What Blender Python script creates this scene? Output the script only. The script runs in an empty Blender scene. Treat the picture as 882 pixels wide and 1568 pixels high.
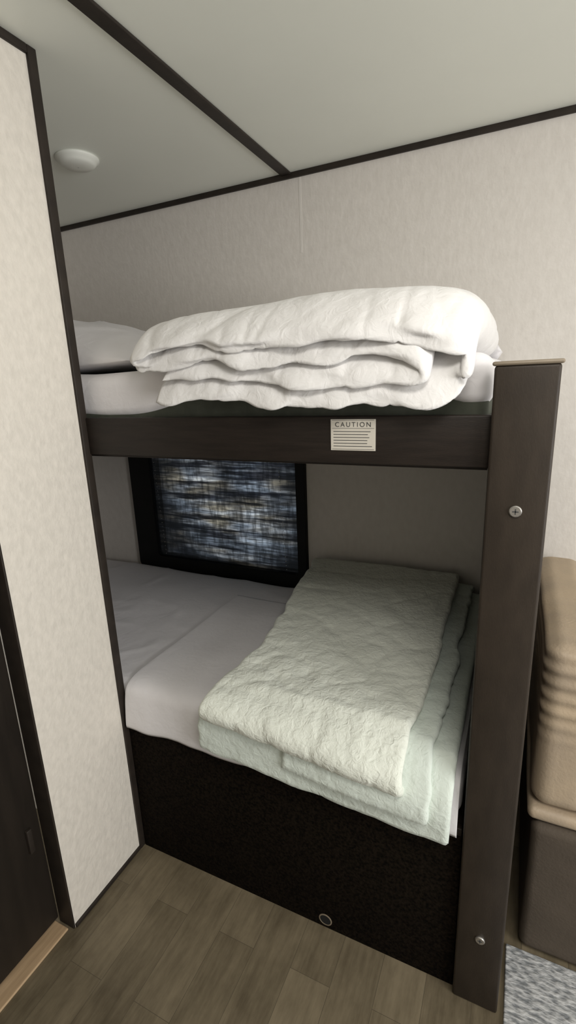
import bpy, bmesh, math, random
from mathutils import Vector, Matrix, noise
random.seed(3)
H = 1.35
sc = bpy.context.scene
sc.view_settings.view_transform = 'Standard'
sc.view_settings.look = 'None'

# ------------------------------------------------------------ materials
def mat(name, col, rough=0.6, nscale=20, namt=0.0, bscale=None, bstr=0.0, bdist=0.002,
        col2=None, stretch=(1,1,1), detail=4, spec=0.5, sheen=0.0, bscale2=None, bdist2=0.001):
    m = bpy.data.materials.new(name); m.use_nodes = True
    nt = m.node_tree; N = nt.nodes; L = nt.links
    b = N['Principled BSDF']
    b.inputs['Roughness'].default_value = rough
    b.inputs['Specular IOR Level'].default_value = spec
    if sheen: b.inputs['Sheen Weight'].default_value = sheen
    tc = N.new('ShaderNodeTexCoord'); mp = N.new('ShaderNodeMapping')
    mp.inputs['Scale'].default_value = stretch
    L.new(tc.outputs['Object'], mp.inputs['Vector'])
    nz = N.new('ShaderNodeTexNoise'); nz.inputs['Scale'].default_value = nscale
    nz.inputs['Detail'].default_value = detail
    L.new(mp.outputs[0], nz.inputs['Vector'])
    mx = N.new('ShaderNodeMix'); mx.data_type = 'RGBA'
    c2 = col2 if col2 else tuple(max(0, c*(1-namt)) for c in col)
    mx.inputs[6].default_value = (*c2, 1); mx.inputs[7].default_value = (*col, 1)
    rr = N.new('ShaderNodeMapRange'); rr.inputs[1].default_value = 0.35; rr.inputs[2].default_value = 0.65
    L.new(nz.outputs['Fac'], rr.inputs[0]); L.new(rr.outputs[0], mx.inputs[0])
    L.new(mx.outputs[2], b.inputs['Base Color'])
    if bstr > 0:
        n2 = N.new('ShaderNodeTexNoise'); n2.inputs['Scale'].default_value = bscale or nscale
        n2.inputs['Detail'].default_value = 5
        L.new(mp.outputs[0], n2.inputs['Vector'])
        bp = N.new('ShaderNodeBump'); bp.inputs['Strength'].default_value = bstr
        bp.inputs['Distance'].default_value = bdist
        L.new(n2.outputs['Fac'], bp.inputs['Height'])
        if bscale2:
            n3 = N.new('ShaderNodeTexNoise'); n3.inputs['Scale'].default_value = bscale2
            n3.inputs['Detail'].default_value = 3; n3.inputs['Distortion'].default_value = 1.2
            L.new(mp.outputs[0], n3.inputs['Vector'])
            bp2 = N.new('ShaderNodeBump'); bp2.inputs['Strength'].default_value = bstr
            bp2.inputs['Distance'].default_value = bdist2
            L.new(n3.outputs['Fac'], bp2.inputs['Height'])
            L.new(bp2.outputs[0], bp.inputs['Normal'])
        L.new(bp.outputs[0], b.inputs['Normal'])
    return m

M_wall = mat('wallpaper', (0.705,0.665,0.615), 0.6, 45, 0.0, 70, 0.35, 0.003, col2=(0.665,0.625,0.575), stretch=(1,1,0.6), detail=6)
M_part = mat('partition_paper', (0.74,0.69,0.615), 0.65, 60, 0.0, 80, 0.5, 0.004, col2=(0.675,0.63,0.56), stretch=(1,1,0.7), detail=6)
M_ceil = mat('ceiling_panel', (0.85,0.87,0.80), 0.4, 3, 0.03, 30, 0.1, 0.002)
M_trim = mat('dark_trim', (0.028,0.021,0.016), 0.55, 30, 0.3, 120, 0.2, 0.001, spec=0.3)
M_rail = mat('espresso_rail', (0.020,0.0145,0.011), 0.5, 12, 0.3, 90, 0.25, 0.001, stretch=(1,3,12), spec=0.25)
M_post = mat('espresso_post', (0.036,0.027,0.0195), 0.5, 14, 0.22, 160, 0.25, 0.0008, stretch=(3,3,1), spec=0.25)
M_base = mat('base_carpet', (0.012,0.0085,0.0055), 0.9, 160, 0.0, 220, 0.6, 0.003, col2=(0.0025,0.002,0.0014), spec=0.05)
M_door = mat('door_laminate', (0.020,0.015,0.011), 0.55, 10, 0.3, 60, 0.2, 0.001, stretch=(4,4,0.6), spec=0.3)
M_sheet = mat('white_sheet', (0.74,0.72,0.73), 0.85, 6, 0.03, 9, 0.35, 0.012, sheen=0.1, bscale2=30, bdist2=0.003)
M_duvet = mat('white_duvet', (0.78,0.765,0.75), 0.85, 5, 0.02, 12, 0.45, 0.010, sheen=0.1, bscale2=36, bdist2=0.004)
M_quilt = mat('white_quilt', (0.75,0.775,0.69), 0.85, 5, 0.03, 26, 0.6, 0.010, sheen=0.1, bscale2=60, bdist2=0.005)
M_mint = mat('mint_quilt_layer', (0.655,0.715,0.65), 0.85, 5, 0.03, 26, 0.5, 0.008, sheen=0.1, bscale2=60, bdist2=0.004)  # greener, slightly darker tone for the lower quilt layers
M_shaded_tick = mat('shaded_ticking', (0.075,0.08,0.062), 0.85, 40, 0.2, 80, 0.2, 0.002, spec=0.2)  # dark olive: shade under the duvet put into the mattress colour
M_black = mat('black_vinyl', (0.006,0.006,0.006), 0.6, 20, 0.3, 40, 0.2, 0.002, spec=0.25)
M_tan = mat('tan_edge', (0.24,0.195,0.14), 0.5, 30, 0.1)
M_floorlight = mat('warm_floor_light', (0.50,0.35,0.21), 0.45, 8, 0.0, 40, 0.2, 0.001, col2=(0.38,0.26,0.15), stretch=(12,1,1))  # warm light on the floor, given as a tan colour
M_metal = mat('screw_metal', (0.55,0.53,0.50), 0.35, 50, 0.1); M_metal.node_tree.nodes['Principled BSDF'].inputs['Metallic'].default_value = 0.9
M_label = mat('label_paper', (0.62,0.58,0.50), 0.6, 30, 0.03)
M_ink = mat('label_ink', (0.05,0.05,0.05), 0.7, 30, 0.0)
M_plas = mat('white_plastic', (0.80,0.81,0.75), 0.4, 10, 0.02)
M_seam = mat('seam_strip', (0.725,0.69,0.64), 0.5, 10, 0.02)
M_cush = mat('tan_upholstery', (0.45,0.35,0.24), 0.55, 8, 0.0, 160, 0.4, 0.002, col2=(0.36,0.285,0.205))
M_seatb = mat('brown_upholstery', (0.092,0.073,0.055), 0.75, 14, 0.15, 160, 0.5, 0.002, spec=0.25)
M_hole = mat('hole_black', (0.004,0.004,0.004), 0.9, 30, 0.0)

def floor_mat():
    m = bpy.data.materials.new('vinyl_planks'); m.use_nodes = True
    nt = m.node_tree; N = nt.nodes; L = nt.links; b = N['Principled BSDF']
    b.inputs['Roughness'].default_value = 0.5
    b.inputs['Specular IOR Level'].default_value = 0.3
    tc = N.new('ShaderNodeTexCoord'); mp = N.new('ShaderNodeMapping')
    mp.inputs['Rotation'].default_value = (0,0,math.radians(90))
    L.new(tc.outputs['Object'], mp.inputs['Vector'])
    br = N.new('ShaderNodeTexBrick')
    br.inputs['Scale'].default_value = 1.0
    br.inputs['Brick Width'].default_value = 0.55
    br.inputs['Row Height'].default_value = 0.10
    br.inputs['Mortar Size'].default_value = 0.0005
    br.inputs['Color1'].default_value = (0.0,0,0,1); br.inputs['Color2'].default_value = (1,1,1,1)
    br.inputs['Mortar'].default_value = (0.3,0.3,0.3,1)
    br.offset = 0.37
    L.new(mp.outputs[0], br.inputs['Vector'])
    def nzz(st, sc_, det, rg):
        mp2 = N.new('ShaderNodeMapping'); mp2.inputs['Scale'].default_value = st
        L.new(tc.outputs['Object'], mp2.inputs['Vector'])
        nz = N.new('ShaderNodeTexNoise'); nz.inputs['Scale'].default_value = sc_; nz.inputs['Detail'].default_value = det
        nz.inputs['Roughness'].default_value = rg
        L.new(mp2.outputs[0], nz.inputs['Vector']); return nz
    nz = nzz((26,3.5,1),2,8,0.7); nb = nzz((2.0,1.6,1),4,4,0.6)
    add = N.new('ShaderNodeMath'); add.operation = 'MULTIPLY_ADD'; add.inputs[1].default_value = 0.20
    L.new(br.outputs['Color'], add.inputs[0]); 
    h=N.new('ShaderNodeMath'); h.operation='MULTIPLY'; h.inputs[1].default_value=0.7; L.new(nz.outputs['Fac'],h.inputs[0])
    L.new(h.outputs[0], add.inputs[2])
    add2 = N.new('ShaderNodeMath'); add2.operation = 'MULTIPLY_ADD'; add2.inputs[1].default_value = 0.7
    L.new(nb.outputs['Fac'], add2.inputs[0]); L.new(add.outputs[0], add2.inputs[2])
    cr = N.new('ShaderNodeValToRGB')
    cr.color_ramp.elements[0].position = 0.56; cr.color_ramp.elements[0].color = (0.088,0.069,0.042,1)
    cr.color_ramp.elements[1].position = 0.98; cr.color_ramp.elements[1].color = (0.205,0.166,0.108,1)
    L.new(add2.outputs[0], cr.inputs[0])
    mx = N.new('ShaderNodeMix'); mx.data_type = 'RGBA'
    L.new(br.outputs['Fac'], mx.inputs[0]); L.new(cr.outputs[0], mx.inputs[6]); mx.inputs[7].default_value = (0.07,0.058,0.038,1)
    L.new(mx.outputs[2], b.inputs['Base Color'])
    bp = N.new('ShaderNodeBump'); bp.inputs['Strength'].default_value = 0.25; bp.inputs['Distance'].default_value = 0.001
    L.new(nz.outputs['Fac'], bp.inputs['Height']); L.new(bp.outputs[0], b.inputs['Normal'])
    return m
M_floor = floor_mat()

def shade_mat():
    m = bpy.data.materials.new('woven_shade'); m.use_nodes = True
    nt = m.node_tree; N = nt.nodes; L = nt.links
    N.remove(N['Principled BSDF']); out = N['Material Output']
    tc = N.new('ShaderNodeTexCoord')
    def nz(scale, st, det=3, dist=0.0):
        mp = N.new('ShaderNodeMapping'); mp.inputs['Scale'].default_value = st
        L.new(tc.outputs['Object'], mp.inputs['Vector'])
        n = N.new('ShaderNodeTexNoise'); n.inputs['Scale'].default_value = scale; n.inputs['Detail'].default_value = det
        n.inputs['Distortion'].default_value = dist
        L.new(mp.outputs[0], n.inputs['Vector']); return n.outputs['Fac']
    def ramp(src, a, b, ca=(0,0,0,1), cb=(1,1,1,1)):
        r = N.new('ShaderNodeValToRGB'); r.color_ramp.elements[0].position = a; r.color_ramp.elements[1].position = b
        r.color_ramp.elements[0].color = ca; r.color_ramp.elements[1].color = cb
        L.new(src, r.inputs[0]); return r
    def mul(a, b):
        x = N.new('ShaderNodeMix'); x.data_type = 'RGBA'; x.blend_type = 'MULTIPLY'; x.inputs[0].default_value = 1
        L.new(a, x.inputs[6]); L.new(b, x.inputs[7]); return x.outputs[2]
    big = ramp(nz(3.2, (1.4,1,0.9), 2), 0.32, 0.56, (0.15,0.15,0.16,1))
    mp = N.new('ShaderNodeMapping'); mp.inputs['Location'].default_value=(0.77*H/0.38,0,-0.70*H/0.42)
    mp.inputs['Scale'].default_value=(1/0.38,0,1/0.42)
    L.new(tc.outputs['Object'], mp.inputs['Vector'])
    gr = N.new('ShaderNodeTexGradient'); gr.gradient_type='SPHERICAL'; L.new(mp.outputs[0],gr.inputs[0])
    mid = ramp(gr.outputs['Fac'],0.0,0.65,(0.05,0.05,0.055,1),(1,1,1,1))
    rows = ramp(nz(8, (0.30,1,4.6), 5, 0.3), 0.40, 0.62, (0.05,0.05,0.06,1))
    fine = ramp(nz(34, (0.4,1,4), 2), 0.40, 0.58, (0.30,0.30,0.30,1))
    cols = ramp(nz(14, (5,1,1.2), 3), 0.40, 0.56, (0.45,0.45,0.45,1))
    tint = ramp(nz(5, (1,1,4), 2), 0.40, 0.66, (0.52,0.64,0.80,1), (0.66,0.63,0.52,1))
    tint.color_ramp.elements.new(0.52).color = (0.76,0.84,0.92,1)
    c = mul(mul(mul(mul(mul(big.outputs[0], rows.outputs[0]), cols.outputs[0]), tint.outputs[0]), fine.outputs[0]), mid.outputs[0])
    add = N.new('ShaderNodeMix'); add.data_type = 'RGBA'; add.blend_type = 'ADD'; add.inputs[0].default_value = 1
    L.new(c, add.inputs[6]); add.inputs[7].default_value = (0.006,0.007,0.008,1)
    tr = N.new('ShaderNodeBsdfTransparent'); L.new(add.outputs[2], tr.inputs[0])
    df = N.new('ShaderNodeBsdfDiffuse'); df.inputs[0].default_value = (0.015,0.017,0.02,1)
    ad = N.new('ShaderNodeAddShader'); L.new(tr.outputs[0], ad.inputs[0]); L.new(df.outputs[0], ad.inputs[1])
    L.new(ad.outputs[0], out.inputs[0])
    return m
M_shade = shade_mat()

def rug_mat():
    m = bpy.data.materials.new('woven_rug'); m.use_nodes = True
    nt = m.node_tree; N = nt.nodes; L = nt.links; b = N['Principled BSDF']
    b.inputs['Roughness'].default_value = 0.95
    tc = N.new('ShaderNodeTexCoord')
    mp = N.new('ShaderNodeMapping'); mp.inputs['Scale'].default_value = (40,110,1); mp.inputs['Rotation'].default_value=(0,0,0.4)
    L.new(tc.outputs['Object'], mp.inputs['Vector'])
    v = N.new('ShaderNodeTexNoise'); v.inputs['Scale'].default_value = 1.2; v.inputs['Detail'].default_value = 2
    L.new(mp.outputs[0], v.inputs['Vector'])
    cr = N.new('ShaderNodeValToRGB')
    cr.color_ramp.elements[0].position = 0.36; cr.color_ramp.elements[0].color = (0.22,0.23,0.24,1)
    cr.color_ramp.elements[1].position = 0.62; cr.color_ramp.elements[1].color = (0.62,0.62,0.62,1)
    L.new(v.outputs['Fac'], cr.inputs[0]); L.new(cr.outputs[0], b.inputs['Base Color'])
    bp = N.new('ShaderNodeBump'); bp.inputs['Distance'].default_value = 0.004
    L.new(v.outputs['Fac'], bp.inputs['Height']); L.new(bp.outputs[0], b.inputs['Normal'])
    return m
M_rug = rug_mat()

# ------------------------------------------------------------ mesh helpers (coords in units of H)
def finish(name, bm, m, smooth=False, parent=None, merge=1e-5):
    if merge: bmesh.ops.remove_doubles(bm, verts=bm.verts, dist=merge)
    bmesh.ops.recalc_face_normals(bm, faces=bm.faces)
    me = bpy.data.meshes.new(name); bm.to_mesh(me); bm.free()
    if smooth:
        for p in me.polygons: p.use_smooth = True
    me.materials.append(m)
    o = bpy.data.objects.new(name, me); sc.collection.objects.link(o)
    if parent: o.parent = parent
    return o
def empty(name):
    o = bpy.data.objects.new(name, None); sc.collection.objects.link(o); return o
def add_box(bm, x0,x1,y0,y1,z0,z1):
    vs = [bm.verts.new((x*H,y*H,z*H)) for z in (z0,z1) for y in (y0,y1) for x in (x0,x1)]
    for f in ((0,1,3,2),(4,6,7,5),(0,4,5,1),(2,3,7,6),(0,2,6,4),(1,5,7,3)):
        bm.faces.new([vs[i] for i in f])
def boxes(name, lst, m, bevel=0.0, parent=None):
    bm = bmesh.new()
    for b in lst: add_box(bm, *b)
    o = finish(name, bm, m, parent=parent, merge=0)
    if bevel:
        md = o.modifiers.new('bev','BEVEL'); md.width = bevel; md.segments = 3; md.limit_method='ANGLE'
        for p in o.data.polygons: p.use_smooth = True
    return o
def nz3(x,y,z,s=1.0,o=0.0):
    return noise.noise(Vector((x*s+o, y*s+o*1.7, z*s-o)))
def crease(x,y,z,s,o=0.0,k=9.0):
    v = noise.noise(Vector((x*s+o, y*s+o*1.3, z*s)))
    return math.exp(-abs(v)*k)
def sstep(a,b,x):
    t=min(1,max(0,(x-a)/(b-a))); return t*t*(3-2*t)
def soft_box(name, x0,x1,y0,y1,z0,z1, r, step, m, disp=None, parent=None):
    lo = Vector((x0,y0,z0)); hi = Vector((x1,y1,z1)); bm = bmesh.new()
    def axis_pts(a,b):
        n = max(2,int((b-a-2*r)/step)); e=[a+r*(1-math.cos(t*math.pi/12)) for t in range(0,6)]
        mid=[a+r+(b-a-2*r)*i/n for i in range(n+1)]
        return e+mid+[a+b-q for q in reversed(e)]
    P = [axis_pts(lo[i],hi[i]) for i in range(3)]
    def pos(p):
        q = Vector([min(max(p[i],lo[i]+r),hi[i]-r) for i in range(3)]); d = p-q
        if d.length < 1e-9: n=Vector((0,0,1)); out=p
        else: n=d.normalized(); out=q+n*r
        if disp: out = disp(out,n)
        return out*H
    for ax in range(3):
        a,b = [i for i in range(3) if i!=ax]
        for side in (lo[ax],hi[ax]):
            g=[]
            for u in P[a]:
                row=[]
                for v in P[b]:
                    p=Vector((0,0,0)); p[ax]=side; p[a]=u; p[b]=v
                    row.append(bm.verts.new(pos(p)))
                g.append(row)
            for i in range(len(g)-1):
                for j in range(len(g[0])-1):
                    bm.faces.new((g[i][j],g[i+1][j],g[i+1][j+1],g[i][j+1]))
    return finish(name,bm,m,True,parent,1e-5)

def resample(pts, step, smooth=3):
    P=[Vector(p) for p in pts]
    for _ in range(smooth):   # chaikin
        Q=[P[0]]
        for a,b in zip(P[:-1],P[1:]):
            Q += [a*0.75+b*0.25, a*0.25+b*0.75]
        Q.append(P[-1]); P=Q
    d=[0]
    for a,b in zip(P[:-1],P[1:]): d.append(d[-1]+(b-a).length)
    n=int(d[-1]/step); out=[]; k=0
    for i in range(n+1):
        t=d[-1]*i/n
        while k<len(d)-2 and d[k+1]<t: k+=1
        f=(t-d[k])/max(1e-9,d[k+1]-d[k]); out.append(P[k].lerp(P[k+1],f))
    return out, d[-1]
def ribbon(name, path, th, e0, e1, axis, m, step=0.006, disp=None, warp=None, puff=0.3, parent=None):
    """thick fabric layer. path: 2D pts (x,z) if axis=='y' (extruded in y) or (y,z) if axis=='x'."""
    P,Ln = resample(path, step); bm=bmesh.new()
    r=th/2; ne=int(0.5/step); top=[];bot=[]
    for i,c in enumerate(P):
        a=P[max(0,i-1)]; b=P[min(len(P)-1,i+1)]; t=(b-a).normalized(); n=Vector((-t.y,t.x))
        s=Ln*i/(len(P)-1); ds=min(s,Ln-s)
        he = 1.0 if ds>=r else math.sqrt(max(0,1-(1-ds/r)**2))
        E0=e0(s/Ln) if callable(e0) else e0; E1=e1(s/Ln) if callable(e1) else e1
        rt=[];rb=[]
        W=E1-E0
        es=[E0+r*(1-math.cos(q*math.pi/10)) for q in range(5)]
        mid=[E0+r+(W-2*r)*q/ne for q in range(ne+1)]
        es=es+mid+[E0+E1-q for q in reversed(es)]
        for e in es:
            de=min(e-E0,E1-e)
            hh = 1.0 if de>=r else math.sqrt(max(0,1-(1-de/r)**2))
            pf = 1+puff*math.sin(math.pi*min(1,max(0,(e-E0)/W)))
            h=r*he*hh*pf
            for sgn,row in ((1,rt),(-1,rb)):
                q=c+n*(h*sgn)
                p = Vector((q.x,e,q.y)) if axis=='y' else Vector((e,q.x,q.y))
                N3 = Vector((n.x,0,n.y)) if axis=='y' else Vector((0,n.x,n.y))
                if disp:
                    cc = Vector((c.x,e,c.y)) if axis=='y' else Vector((e,c.x,c.y))
                    p = disp(p,N3,sgn*min(he,hh),s,cc)
                if warp: p=warp(p)
                row.append(bm.verts.new(p*H))
        top.append(rt);bot.append(rb)
    for g,fl in ((top,False),(bot,True)):
        for i in range(len(g)-1):
            for j in range(len(g[0])-1):
                f=[g[i][j],g[i+1][j],g[i+1][j+1],g[i][j+1]]
                bm.faces.new(f[::-1] if fl else f)
    return finish(name,bm,m,True,parent,2e-5)

# ------------------------------------------------------------ room shell
D=1.25; CZ=1.5; FY=0.645; PX=-0.705
boxes('floor', [(-1.5,2.0,-1.6,D+0.05,-0.04,0)], M_floor)
boxes('ceiling', [(-1.5,2.0,-1.6,D+0.05,CZ,CZ+0.04)], M_ceil)
WX0,WX1,WZ0,WZ1=-1.10,-0.57,0.44,0.83
boxes('wall_back', [(-1.5,WX0,D,D+0.05,0,CZ),(WX1,2.0,D,D+0.05,0,CZ),(WX0,WX1,D,D+0.05,0,WZ0),(WX0,WX1,D,D+0.05,WZ1,CZ)], M_wall)
boxes('wall_left', [(-1.5,-1.45,0.62,D,0,CZ)], M_wall)
boxes('wall_front', [(-1.5,2.0,-1.65,-1.6,0,CZ)], M_wall)
boxes('wall_partition', [(PX-0.035,PX,0.452,FY-0.002,0,CZ),(-1.45,PX-0.035,FY-0.03,FY-0.002,0,CZ)], M_part)
boxes('wall_hallway', [(PX-0.075,PX-0.035,-1.6,-0.30,0,CZ),(PX-0.075,PX-0.035,-0.30,0.452,1.36,CZ)], M_part)
boxes('trim_1', [(PX-0.001,PX+0.005,FY-0.012,FY+0.004,0,CZ)], M_trim, 0.002)
boxes('trim_2', [(PX-0.001,PX+0.005,0.452,FY-0.012,CZ-0.012,CZ)], M_trim, 0.002)
boxes('trim_3', [(PX-0.038,PX+0.001,0.4485,0.4525,0,CZ)], M_trim, 0.002)
boxes('baseboard_partition', [(PX-0.001,PX+0.004,0.453,FY-0.012,0,0.008)], M_trim, 0.001)
boxes('trim_4', [(-0.577,-0.551,-1.6,D-0.004,CZ-0.005,CZ)], M_trim, 0.002)
boxes('trim_5', [(-1.45,2.0,D-0.008,D,CZ-0.012,CZ)], M_trim, 0.002)
boxes('trim_6', [(-0.534,-0.528,D-0.0005,D,1.32,CZ-0.012)], M_seam, 0)
dr=empty('door_1')
boxes('door_slab', [(PX-0.062,PX-0.037,-0.30,0.448,0.012,1.355)], M_door, 0.004, dr)
boxes('hinge', [(PX-0.038,PX-0.030,0.418,0.428,0.20,0.25),(PX-0.038,PX-0.030,0.418,0.428,1.10,1.15)], M_trim, 0.002, dr)
boxes('floor_light_strip', [(PX-0.075,PX-0.008,-0.30,0.444,0,0.005)], M_floorlight, 0.003)  # thin strip standing in for warm light falling on the floor by the door

# ------------------------------------------------------------ window
w=empty('window_1')
def ring(name,x0,x1,z0,z1,ix0,ix1,iz0,iz1,y0,y1,m,rad,parent):
    bm=bmesh.new(); n=8
    def rr(x0,x1,z0,z1,r):
        pts=[]
        for cx,cz,a0 in ((x1-r,z1-r,0),(x0+r,z1-r,90),(x0+r,z0+r,180),(x1-r,z0+r,270)):
            for i in range(n+1):
                a=math.radians(a0+90*i/n); pts.append((cx+r*math.cos(a),cz+r*math.sin(a)))
        return pts
    O=rr(x0,x1,z0,z1,rad); I=rr(ix0,ix1,iz0,iz1,rad*0.6); k=len(O)
    L4=[[bm.verts.new((x*H,y*H,z*H)) for x,z in S] for S,y in ((O,y1),(O,y0+0.003),([(a*0.97+b*0.03,c*0.97+d*0.03) for (a,c),(b,d) in zip(O,I)],y0),(I,y0),(I,y1))]
    for a,b in zip(L4[:-1],L4[1:]):
        for i in range(k):
            bm.faces.new((a[i],a[(i+1)%k],b[(i+1)%k],b[i]))
    return finish(name,bm,m,False,parent)
ring('frame',-1.172,-0.535,0.400,0.865,-1.085,-0.562,0.45,0.82,D-0.018,D,M_black,0.022,w)
bm=bmesh.new(); g=[]
for i in range(61):
    row=[]
    for j in range(61):
        x=-1.09+0.53*i/60; z=0.445+0.38*j/60
        y=D-0.006+0.002*nz3(x,0,z,14)
        row.append(bm.verts.new((x*H,y*H,z*H)))
    g.append(row)
for i in range(60):
    for j in range(60): bm.faces.new((g[i][j],g[i+1][j],g[i+1][j+1],g[i][j+1]))
finish('shade',bm,M_shade,True,w)
bm=bmesh.new()
for j in range(26):
    for xx in (-0.603,-1.055):
        bmesh.ops.create_uvsphere(bm,u_segments=6,v_segments=4,radius=0.0014*H if xx>-1 else 0.0008*H,matrix=Matrix.Translation(((xx-0.0006*j)*H,(D-0.012)*H,(0.46+j*0.0135)*H)))
finish('bead_cords',bm,M_plas,True,w)

# ------------------------------------------------------------ smoke alarm
a=empty('smoke_alarm')
bm=bmesh.new()
prof=[(0.001,0.0),(0.046,0.0),(0.046,-0.004),(0.041,-0.007),(0.038,-0.012),(0.032,-0.016),(0.012,-0.018),(0.001,-0.018)]
R=40; cx,cy=-0.93,0.935
rings=[[bm.verts.new(((cx+r*math.cos(2*math.pi*i/R))*H,(cy+r*math.sin(2*math.pi*i/R))*H,(CZ+z)*H)) for i in range(R)] for r,z in prof]
for p,q in zip(rings[:-1],rings[1:]):
    for i in range(R): bm.faces.new((p[i],p[(i+1)%R],q[(i+1)%R],q[i]))
finish('alarm_body',bm,M_plas,True,a)

# ------------------------------------------------------------ bunk bed frame
bb=empty('bunk_bed')
XR=-0.031
boxes('upper_rail',[(PX+0.002,XR+0.002,FY,FY+0.016,0.890,0.955)],M_rail,0.003,bb)
boxes('upper_deck',[(-1.44,XR-0.002,FY+0.016,D-0.002,0.885,0.900)],M_rail,0,bb)
boxes('end_panel',[(-0.030,-0.004,FY+0.002,D-0.002,0,0.95)],M_rail,0,bb)
boxes('post',[(-0.031,0.038,0.632,0.655,0,1.012)],M_post,0.005,bb)
boxes('post_cap',[(-0.0335,0.0405,0.630,0.657,1.0115,1.0165)],M_tan,0.004,bb)
boxes('lower_deck',[(-1.44,-0.032,FY+0.012,D-0.002,0.315,0.33)],M_rail,0,bb)
boxes('base_lip',[(PX+0.006,-0.033,FY+0.0,FY+0.012,0.316,0.33)],M_rail,0.002,bb)
boxes('base_panel',[(PX+0.006,-0.032,FY,FY+0.012,0.0,0.316)],M_base,0.002,bb)
def disc(name,x,y,z,r,th,m,parent,seg=28,inner=None):
    bm=bmesh.new(); rg=[]
    pr=[(r,0),(r,-th*0.6),(r*0.85,-th)] + ([(inner,-th),(inner,0)] if inner else [(0.0001,-th)])
    for rr,dy in pr: rg.append([bm.verts.new(((x+rr*math.cos(2*math.pi*i/seg))*H,(y+dy)*H,(z+rr*math.sin(2*math.pi*i/seg))*H)) for i in range(seg)])
    for p,q in zip(rg[:-1],rg[1:]):
        for i in range(seg): bm.faces.new((p[i],p[(i+1)%seg],q[(i+1)%seg],q[i]))
    return finish(name,bm,m,False,parent)
for i,(sx,sz) in enumerate(((0.0035,0.841),(0.0045,0.144))):
    disc('screw_%d'%(i+1),sx,0.632,sz,0.0072,0.003,M_metal,bb)
    boxes('screw_slot_%d'%(i+1),[(sx-0.0035,sx+0.0035,0.6286,0.632,sz-0.0007,sz+0.0007),(sx-0.0007,sx+0.0007,0.6286,0.632,sz-0.0035,sz+0.0035)],M_ink,0,bb)
disc('finger_hole_ring',-0.262,FY,0.0195,0.0130,0.001,M_tan,bb,inner=0.0108)
disc('finger_hole',-0.262,FY,0.0195,0.0110,0.0005,M_hole,bb)
lb=empty('caution_label')
boxes('paper',[(-0.237,-0.1735,FY-0.0008,FY-0.0001,0.9085,0.951)],M_label,0,lb)
lines=[(-0.233,-0.1775,FY-0.0011,FY-0.0008,z,z+0.0008) for z in (0.934,0.930,0.926,0.922,0.918,0.914)]
lines=[(a,b-random.random()*0.012,c,d,e,f) for a,b,c,d,e,f in lines]
lines+=[(-0.235,-0.1755,FY-0.0011,FY-0.0008,z,z+0.0004) for z in (0.9100,0.9385,0.9495)]
boxes('print_lines',lines,M_ink,0,lb)
tx=bpy.data.curves.new('caution_text','FONT'); tx.body='CAUTION'; tx.size=0.0092*H; tx.align_x='CENTER'; tx.space_character=1.35
tx.materials.append(M_ink)
to=bpy.data.objects.new('caution_text',tx); sc.collection.objects.link(to); to.parent=lb
to.location=(-0.205*H,(FY-0.0011)*H,0.9408*H); to.rotation_euler=(math.radians(90),0,0)

# ------------------------------------------------------------ mattresses
def md(p,n):
    a = 0.0035*nz3(p.x,p.y,p.z,6,1)+0.0022*crease(p.x,p.y*1.8,p.z,5,5,12)
    return p+n*a
lm=empty('lower_mattress')
soft_box('mattress_body',-1.43,-0.036,FY+0.004,D-0.022,0.332,0.417,0.024,0.010,M_sheet,md,lm)
# sheet hanging loosely over the front edge with a wavy hem
def sheet_disp(p,n,sg,s,c):
    d=sstep(0.40,0.33,c.z)
    q=p+n*(0.0025*nz3(c.x,c.y,c.z,8,4)+0.002*nz3(c.x,0,c.z*0.5,24,1)*d)
    q.y -= d*(0.004+0.005*nz3(c.x,0,0,11,7))
    q.z += d*(0.010*nz3(c.x,0,0,6,3)+0.004*nz3(c.x,0,0,21,9))
    return q
ribbon('draped_sheet',[(1.10,0.4205),(0.90,0.4212),(0.72,0.4215),(0.672,0.4205),(0.648,0.410),(0.6425,0.385),(0.641,0.350),(0.640,0.322)],0.004,
       -0.695,-0.040,'x',M_sheet,0.006,sheet_disp,None,0.0,lm)
um=empty('upper_mattress')
soft_box('mattress_body',-1.42,-0.038,FY+0.022,D-0.024,0.902,1.010,0.018,0.02,M_shaded_tick,None,um)
def md_up(p,n):
    q=md(p,n)
    if p.z<1.002:
        q.z += -0.028*sstep(-0.42,-0.62,p.x) - 0.02*sstep(-0.12,-0.06,p.x)+0.006*nz3(p.x,0,0,9,3)
    return q
soft_box('fitted_sheet',-1.43,-0.034,FY+0.017,D-0.020,0.982,1.030,0.022,0.010,M_sheet,md_up,um)

# ------------------------------------------------------------ upper duvet
def dd(amp,seed,fr=1.0):
    def f(p,n,sg,s,c):
        a = amp*nz3(c.x*0.8,c.y,c.z*2,6*fr,seed) + amp*0.3*nz3(c.x*1.6,c.y,c.z*2,17*fr,seed+4)
        edge = math.exp(-max(0,c.y-0.63)/0.04)
        u=c.x*0.8+c.y*0.9; v=c.x*0.5-c.y*0.6   # long diagonal wrinkles
        k = -amp*0.7*crease(u*0.5,v*1.6,c.z*2,7*fr,seed+9,11) - amp*0.30*crease(c.x*1.1,c.y*0.8,c.z*2,13*fr,seed+1,9)*(0.4+edge)
        k -= amp*0.8*edge*crease(c.x*1.1,c.y*0.35,c.z*2,24*fr,seed+2,6)
        q = p + n*(a + sg*k)
        q.y += edge*0.009*nz3(c.x,c.y,p.z*5,18,seed+6)
        return q
    return f
def hem(base,amp,seed,ramp_=0.0):
    return lambda t: base+ramp_*t+amp*noise.noise(Vector((t*9,seed,0)))+amp*0.5*noise.noise(Vector((t*30,seed,3)))
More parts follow.
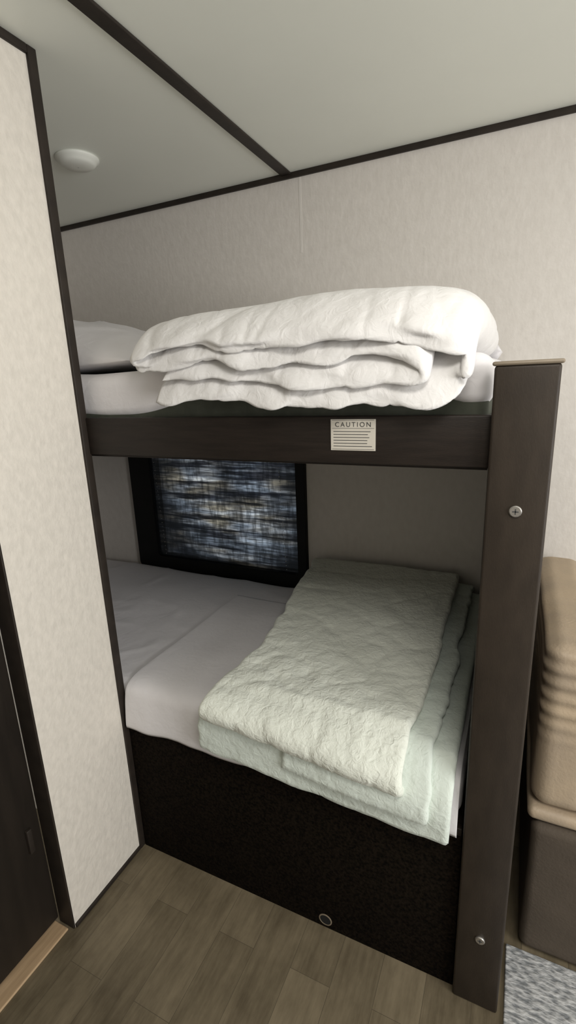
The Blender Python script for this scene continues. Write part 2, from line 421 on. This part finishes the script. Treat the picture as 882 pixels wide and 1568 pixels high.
def warpU(p):
    t=min(1,max(0,(p.y-0.63)/0.5)); g=1+0.42*math.sin(math.pi*t**0.95)
    lift = sstep(-0.60,-0.22,p.x); g = 1+(g-1)*(0.22+0.78*lift)
    z0=1.030
    z = z0+(p.z-z0)*(g if p.z>z0 else 1)
    if p.y<0.700:
        k=(0.700-p.y)/0.080; low=min(1,max(0,(1.108-p.z)/0.078))
        z -= (0.040+0.020*low+0.014*sstep(-0.30,-0.08,p.x)*low+0.007*nz3(p.x,0,0,8,4))*k**2.0
    z += 0.005*nz3(p.x,p.y,0,4,8)
    return Vector((p.x,p.y,z))
path=[(-0.50,1.0605),(-0.40,1.0600),(-0.25,1.0600),(-0.14,1.0605),(-0.112,1.064),(-0.108,1.071),(-0.118,1.0775),(-0.16,1.0795),(-0.30,1.0795),(-0.45,1.0795),
      (-0.525,1.080),(-0.550,1.084),(-0.550,1.094),(-0.520,1.0985),(-0.45,1.099),(-0.30,1.099),(-0.18,1.099),(-0.11,1.096),
      (-0.072,1.086),(-0.056,1.067),(-0.066,1.048),(-0.10,1.0405),(-0.20,1.0405),(-0.35,1.0405),(-0.44,1.0405),(-0.515,1.0415)]
ribbon('folded_duvet',path,0.0192,hem(0.618,0.013,1.0),hem(1.10,0.02,5.0),'y',M_duvet,0.0042,dd(0.0042,2.0),warpU,0.06)
def pillow(name,cx,cy,z0,lx,ly,hz,rot,m,seed,tilt=0.0):
    bm=bmesh.new(); n=60; tops=[];bots=[]
    for i in range(n+1):
        ra=[];rb=[]
        for j in range(n+1):
            u=-math.cos(math.pi*i/n); v=-math.cos(math.pi*j/n)
            pr=max(0,(1-abs(u)**2.4))**0.5*max(0,(1-abs(v)**2.4))**0.5
            pin=1-0.06*(1-v*v)*abs(u)**6; pin2=1-0.06*(1-u*u)*abs(v)**6
            x=u*lx/2*pin; y=v*ly/2*pin2
            w0=0.010*nz3(x,y,0,9,seed)+0.008*crease(x,y,0,7,seed+3)
            for sg,row in ((1,ra),(-1,rb)):
                zz = (hz*0.85*pr+w0*pr) if sg>0 else -hz*0.15*pr**0.6
                xr=x*math.cos(rot)-y*math.sin(rot); yr=x*math.sin(rot)+y*math.cos(rot)
                row.append(bm.verts.new(((cx+xr)*H,(cy+yr)*H,(z0+hz*0.15+zz*(1+tilt*u))*H)))
        tops.append(ra);bots.append(rb)
    for g,fl in ((tops,0),(bots,1)):
        for i in range(n):
            for j in range(n):
                f=[g[i][j],g[i+1][j],g[i+1][j+1],g[i][j+1]]
                bm.faces.new(f[::-1] if fl else f)
    return finish(name,bm,m,True,None,2e-5)
pillow('pillow',-0.93,0.88,1.030,0.64,0.43,0.128,0.0,M_sheet,2.0,-0.52)
ribbon('folded_blanket',[(-0.30,1.050),(-0.20,1.050),(-0.10,1.050),(-0.045,1.050)],0.028,1.13,1.22,'y',M_sheet,0.008,dd(0.002,6.0),None,0.2)

# ------------------------------------------------------------ lower quilt
def warpL(p):
    t=min(1,max(0,(p.y-0.75)/0.45)); fr=sstep(0.80,0.62,p.y)
    z=p.z+0.035*t*t+0.003
    if p.y<0.665:
        k=(0.665-p.y)/0.040; f=min(1,max(0,(p.x+0.46)/0.36)); z-=0.028*f*min(1.2,k)
    if p.z<0.40: z += (0.40-p.z)/0.05*(0.007*nz3(p.x,0,0,9,2)+0.004*nz3(p.x,0,0,25,5))
    x=p.x - 0.045*t*min(1,max(0,(-0.2-p.x)/0.2)) + 0.008*nz3(p.x,p.y,0,4,3)
    x-= 0.022*fr*(0.45+0.55*sstep(-0.1,-0.4,p.x))
    yy=p.y+0.004*nz3(p.x,p.y,p.z,6,7)
    if p.y<0.64: yy-=0.006
    return Vector((min(x,-0.036),yy,z))
def fz(amp,seed):
    def f(p,n,sg,s,c):
        a = amp*nz3(c.x,c.y,c.z*2,5,seed)+amp*0.3*nz3(c.x,c.y,c.z*2,12,seed+1)
        k = amp*0.30*nz3(c.x*1.0,c.y*1.3,c.z,24,seed+4) - amp*0.55*crease(c.x,c.y*1.6,c.z,9,seed+2,12) - amp*0.28*crease(c.x*1.4,c.y,c.z,26,seed+6)
        return p+n*(a+sg*k)
    return f
q=empty('folded_quilt')
ribbon('layer_bottom',[(1.215,0.434),(1.0,0.434),(0.80,0.434),(0.67,0.434),(0.640,0.430),(0.626,0.410),(0.624,0.385),(0.623,0.352)],0.017,
       hem(-0.466,0.010,2.0),lambda t: -0.044+0.003*math.sin(t*9),'x',M_mint,0.006,fz(0.003,3.0),warpL,0.1,q)
ribbon('layer_folded',[(1.215,0.479),(1.0,0.477),(0.85,0.475),(0.68,0.471),(0.625,0.467),(0.604,0.450),(0.612,0.428),(0.645,0.440),(0.72,0.453),(0.9,0.455),(1.10,0.455)],0.018,
       hem(-0.452,0.010,3.0),hem(-0.108,0.008,9.0),'x',M_quilt,0.0055,fz(0.0048,5.0),warpL,0.1,q)
ribbon('layer_middle',[(1.21,0.457),(1.0,0.455),(0.82,0.455),(0.68,0.452),(0.632,0.444),(0.616,0.420),(0.614,0.385)],0.015,
       hem(-0.30,0.010,4.0),hem(-0.074,0.008,8.0),'x',M_mint,0.006,fz(0.003,8.0),warpL,0.1,q)

# ------------------------------------------------------------ dinette seat
ds=empty('dinette_bench')
def ribs(p,n):
    f=sstep(0.40,0.50,p.z)
    return p + n*(0.0019*f*math.sin(p.z*H*2*math.pi/0.034)+0.0014*f*nz3(p.x,p.y,p.z*2,14,2)+0.003*nz3(p.x,p.y,p.z,6,1))
soft_box('backrest',0.063,0.150,0.765,1.22,0.30,0.60,0.026,0.0045,M_cush,ribs,ds)
def plain(p,n): return p+n*(0.002*nz3(p.x,p.y,p.z,9,2))
soft_box('backrest_skirt',0.068,0.60,0.752,1.225,0.004,0.275,0.014,0.015,M_seatb,plain,ds)
soft_box('backrest_piping',0.061,0.153,0.760,1.222,0.278,0.300,0.010,0.012,M_cush,plain,ds)
soft_box('seat_cushion',0.155,0.60,0.755,1.22,0.285,0.37,0.022,0.012,M_cush,plain,ds)
boxes('rug',[(0.048,1.2,-0.6,0.748,0,0.005)],M_rug,0.003)

# ------------------------------------------------------------ lights
wd=bpy.data.worlds.new('World'); sc.world=wd; wd.use_nodes=True
bg=wd.node_tree.nodes['Background']; bg.inputs[0].default_value=(1.0,0.99,0.965,1); bg.inputs[1].default_value=0.8
def area(name,loc,tgt,sx,sy,pw,col):
    l=bpy.data.lights.new(name,'AREA'); l.shape='RECTANGLE'; l.size=sx; l.size_y=sy; l.energy=pw; l.color=col
    o=bpy.data.objects.new(name,l); sc.collection.objects.link(o); o.location=loc
    o.rotation_euler=(Vector(tgt)-Vector(loc)).to_track_quat('-Z','Y').to_euler(); return o
area('window_light',(2.1,-0.05,1.35),(-0.3,1.1,1.6),1.2,0.8,42,(1.0,0.99,0.98))
area('ceiling_lamp',(0.25,0.1,1.99),(0.20,0.25,0.0),0.45,0.45,10,(1.0,0.96,0.90))

# ------------------------------------------------------------ camera
X=Vector((1621,134,-746)).normalized()
Y=Vector((354,-209,746)); Y=(Y-X*Y.dot(X)).normalized()
Z=X.cross(Y)
right=Vector((X.x,Y.x,Z.x)); down=Vector((X.y,Y.y,Z.y)); fwd=Vector((X.z,Y.z,Z.z))
mw=Matrix((( right.x,-down.x,-fwd.x,0),(right.y,-down.y,-fwd.y,0),(right.z,-down.z,-fwd.z,H),(0,0,0,1)))
cd=bpy.data.cameras.new('camera'); cam=bpy.data.objects.new('camera',cd); sc.collection.objects.link(cam)
cam.matrix_world=mw; cd.sensor_fit='VERTICAL'; cd.sensor_height=36; cd.lens=36*746/1568; cd.clip_start=0.02
sc.camera=cam
